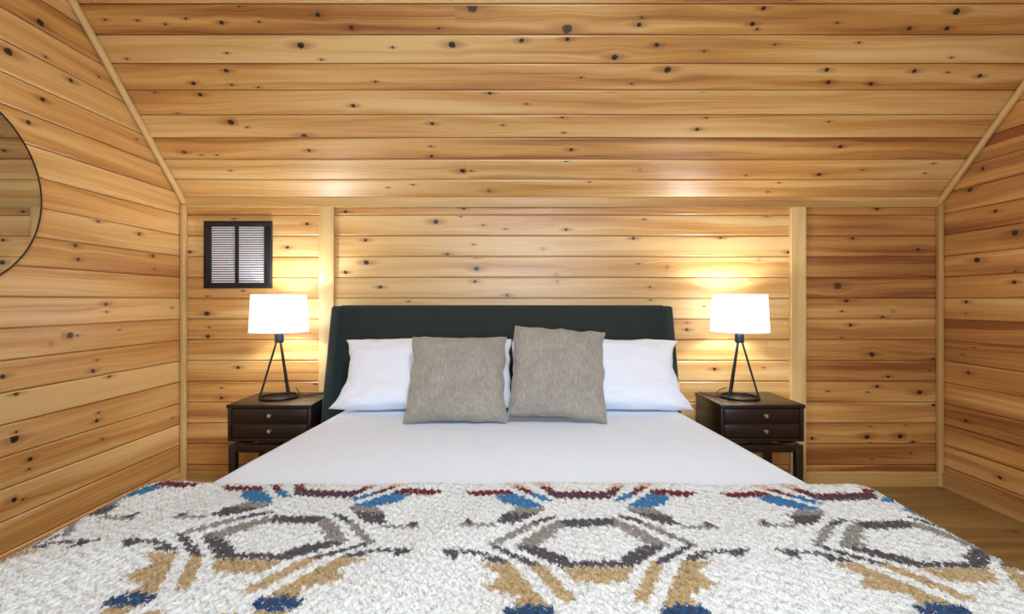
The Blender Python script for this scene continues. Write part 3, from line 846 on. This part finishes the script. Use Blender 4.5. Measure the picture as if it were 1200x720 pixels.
nightstand(1.432, 'dark brown two-drawer nightstand right of the bed, open base frame in view')

# ------------------------------------------------------------------ lamps
def lamp(xc, az, label, cord_pts):
    t = empty('table_lamp', (xc, 2.925, .6285), label, 'lamp', 'tripod table lamps')
    bm = M['black_metal']
    rr = .108
    MB().tube([(rr * math.cos(2 * PI * i / 48), rr * math.sin(2 * PI * i / 48), .0075) for i in range(48)], .0075, 10, closed=True).build('base_ring', bm, t, 60)
    for k in range(3):
        a = R(az + 120 * k)
        c, s_ = math.cos(a), math.sin(a)
        MB().tube([(rr * c, rr * s_, .009), (rr * .9 * c, rr * .9 * s_, .042), (.014 * c, .014 * s_, .345)], [.0055, .0055, .0065], 10).build('rod', bm, t, 60)
    so = MB().lathe([(0, .335), (.024, .336), (.027, .342), (.027, .392), (.018, .398), (.018, .43), (0, .43)], (0, 0, 0), 24).build('socket', M['socket'], t, 40)
    so['label'] = 'black metal socket collar with bulb light painted in as blue-grey'
    rb, rt, zb, zt = .166, .154, .404, .630
    MB().lathe([(rb, zb), (rt, zt), (rt - .002, zt), (rb - .002, zb)], (0, 0, 0), 64, closed=True).build('shade', M['shade'], t, 40)
    f = MB()
    for k in range(3):
        a = R(az + 30 + 120 * k)
        f.tube([(.012 * math.cos(a), .012 * math.sin(a), .425), (rb * .985 * math.cos(a), rb * .985 * math.sin(a), .412)], .0018, 6)
    f.tube([(rb * math.cos(2 * PI * i / 48), rb * math.sin(2 * PI * i / 48), zb) for i in range(48)], .002, 6, closed=True)
    f.lathe([(.006, .42), (.014, .42), (.014, .428), (.006, .428)], (0, 0, 0), 16, closed=True)
    f.build('shade_fitter', M['slat'], t, 60)
    MB().tube([(rt * math.cos(2 * PI * i / 48), rt * math.sin(2 * PI * i / 48), zt) for i in range(48)], .002, 6, closed=True).build('shade_rim', M['slat'], t, 60)
    MB().lathe([(0, .415), (.012, .42), (.014, .43), (.024, .452), (.027, .472), (.022, .492), (.01, .504), (0, .506)], (0, 0, 0), 20).build('bulb', M['bulb'], t, 60)
    pts = [Vector(q) for q in cord_pts]
    sm = []
    for i in range(len(pts) - 1):
        p0, p1, p2, p3 = pts[max(i - 1, 0)], pts[i], pts[i + 1], pts[min(i + 2, len(pts) - 1)]
        for j in range(6):
            q = j / 6
            sm.append(.5 * ((2 * p1) + (-p0 + p2) * q + (2 * p0 - 5 * p1 + 4 * p2 - p3) * q * q + (-p0 + 3 * p1 - 3 * p2 + p3) * q ** 3))
    sm.append(pts[-1])
    MB().tube(sm, .0028, 8).build('cord', M['cord'], t, 60)
    L = bpy.data.lights.new('bulb_light', 'POINT')
    L.energy = BULB; L.color = (.97, .99, 1.0); L.shadow_soft_size = .035
    lo = bpy.data.objects.new('bulb_light', L); lo.location = (0, 0, .545); col.objects.link(lo); lo.parent = t
    return t
BULB = 12
lamp(-1.425, -30, 'lit table lamp with black tripod base on the left nightstand, below the vent',
     [(.07, .07, .05), (.095, .07, .012), (.12, .05, .004), (.16, .06, .004), (.20, .10, .004), (.228, .14, .004)])
lamp(1.392, -30, 'lit table lamp with black tripod base on the right nightstand, beside the wall post',
     [(-.05, .06, .05), (-.085, .09, .03), (-.12, .05, .012), (-.125, 0, .004), (-.14, .03, .004), (-.17, .10, .004), (-.18, .165, .004)])

# ------------------------------------------------------------------ vent on the head wall
vt = empty('wall_vent', (-1.797, D, 1.304), 'black framed square wall vent with two louvered panels above the left lamp', 'vent')
f = MB()
hw, H = .221, .441
f.box(-hw, hw, -.026, 0, 0, .034, .003); f.box(-hw, hw, -.026, 0, H - .036, H, .003)
f.box(-hw, -hw + .046, -.026, 0, .034, H - .036, .003); f.box(hw - .046, hw, -.026, 0, .034, H - .036, .003)
f.box(-.016, .004, -.024, 0, .034, H - .036, .002)
f.build('frame', M['black_frame'], vt, 40)
MB().box(-hw + .01, hw - .01, -.004, -.001, .01, H - .01).build('backing', M['black_frame'], vt)
for x0, x1 in ((-hw + .046, -.016), (.004, hw - .046)):
    s_ = MB()
    n = 25
    for i in range(n):
        z = .040 + (H - .036 - .034 - .012) * i / (n - 1)
        s_.prism([(-.016, z - .0028), (-.0155, z - .0034), (-.0120, z + .0046), (-.0125, z + .0052)], 'x', x0 + .001, x1 - .001)
    o = s_.build('louver_panel', M['slat'], vt)
    o['label'] = 'panel of thin louver slats, the light they catch painted pale'

# ------------------------------------------------------------------ round mirror on the left wall
mr = empty('wall_mirror', (XL, 1.772, 1.674 - .426), 'large round mirror with thin black frame hung on the left pine wall', 'mirror')
MB().lathe([(.416, .0), (.424, .0), (.424, .013), (.4195, .013), (.4195, .009), (.416, .009)], (0.0, 0, .426), 96, closed=True, axis='x').build('frame', M['black_frame'], mr, 40)
MB().lathe([(0, .0), (.418, .0), (.418, .010), (0, .010)], (0.001, 0, .426), 96, axis='x').build('glass', M['mirror'], mr, 40)

# ------------------------------------------------------------------ light
def area(name, loc, rot, sx, sy, e, c, spread=PI):
    L = bpy.data.lights.new(name, 'AREA'); L.shape = 'RECTANGLE'; L.size = sx; L.size_y = sy; L.energy = e; L.color = c; L.spread = spread
    o = bpy.data.objects.new(name, L); o.location = loc; o.rotation_euler = rot; col.objects.link(o)
    return o
area('daylight', ((WX0 + WX1) / 2, YF - .015, (WZ0 + WZ1) / 2), (R(90), 0, 0), WX1 - WX0 - .08, WZ1 - WZ0 - .08, 92, (.66, .83, 1.0))
# made-up ceiling fixture over the camera, added as fill light
cl = empty('fill_light', (.25, .55, ZT), 'unseen round fill light added on the flat ceiling in front of the window', 'fill light')
MB().lathe([(0, 0), (.21, 0), (.21, -.03), (.19, -.035), (.19, -.028), (0, -.028)], (0, 0, 0), 48).build('frame', M['slat'], cl, 40)
MB().lathe([(.185, -.03), (.15, -.06), (.08, -.075), (0, -.08)], (0, 0, 0), 48).build('diffuser', make_emit('fill_diffuser', (1, .97, .92, 1), 1.0), cl, 60)
L = bpy.data.lights.new('fill_lamp', 'AREA'); L.shape = 'DISK'; L.size = .36; L.energy = 42; L.color = (.80, .91, 1.0)
lo = bpy.data.objects.new('fill_lamp', L); lo.location = (0, 0, -.085); col.objects.link(lo); lo.parent = cl

wd = bpy.data.worlds.new('outdoors'); scene.world = wd
wd.use_nodes = True
wd.node_tree.nodes['Background'].inputs[0].default_value = (.75, .86, 1, 1)
wd.node_tree.nodes['Background'].inputs[1].default_value = .6

# ------------------------------------------------------------------ camera and view
cam = bpy.data.cameras.new('camera'); co = bpy.data.objects.new('camera', cam); col.objects.link(co)
cam.sensor_width = 36; cam.lens = 560 / 1200 * 36; cam.shift_y = -7 / 1200
cam.clip_start = .05
co.location = (0, 0, 1.22); co.rotation_euler = (R(90), 0, 0)
scene.camera = co
vs = scene.view_settings
vs.view_transform = 'Standard'; vs.look = 'None'; vs.gamma = 1; vs.use_curve_mapping = False
vs.exposure = 0.38
scene.cycles.use_denoising = True
scene.cycles.max_bounces = 10; scene.cycles.diffuse_bounces = 6
scene.cycles.caustics_reflective = False; scene.cycles.caustics_refractive = False
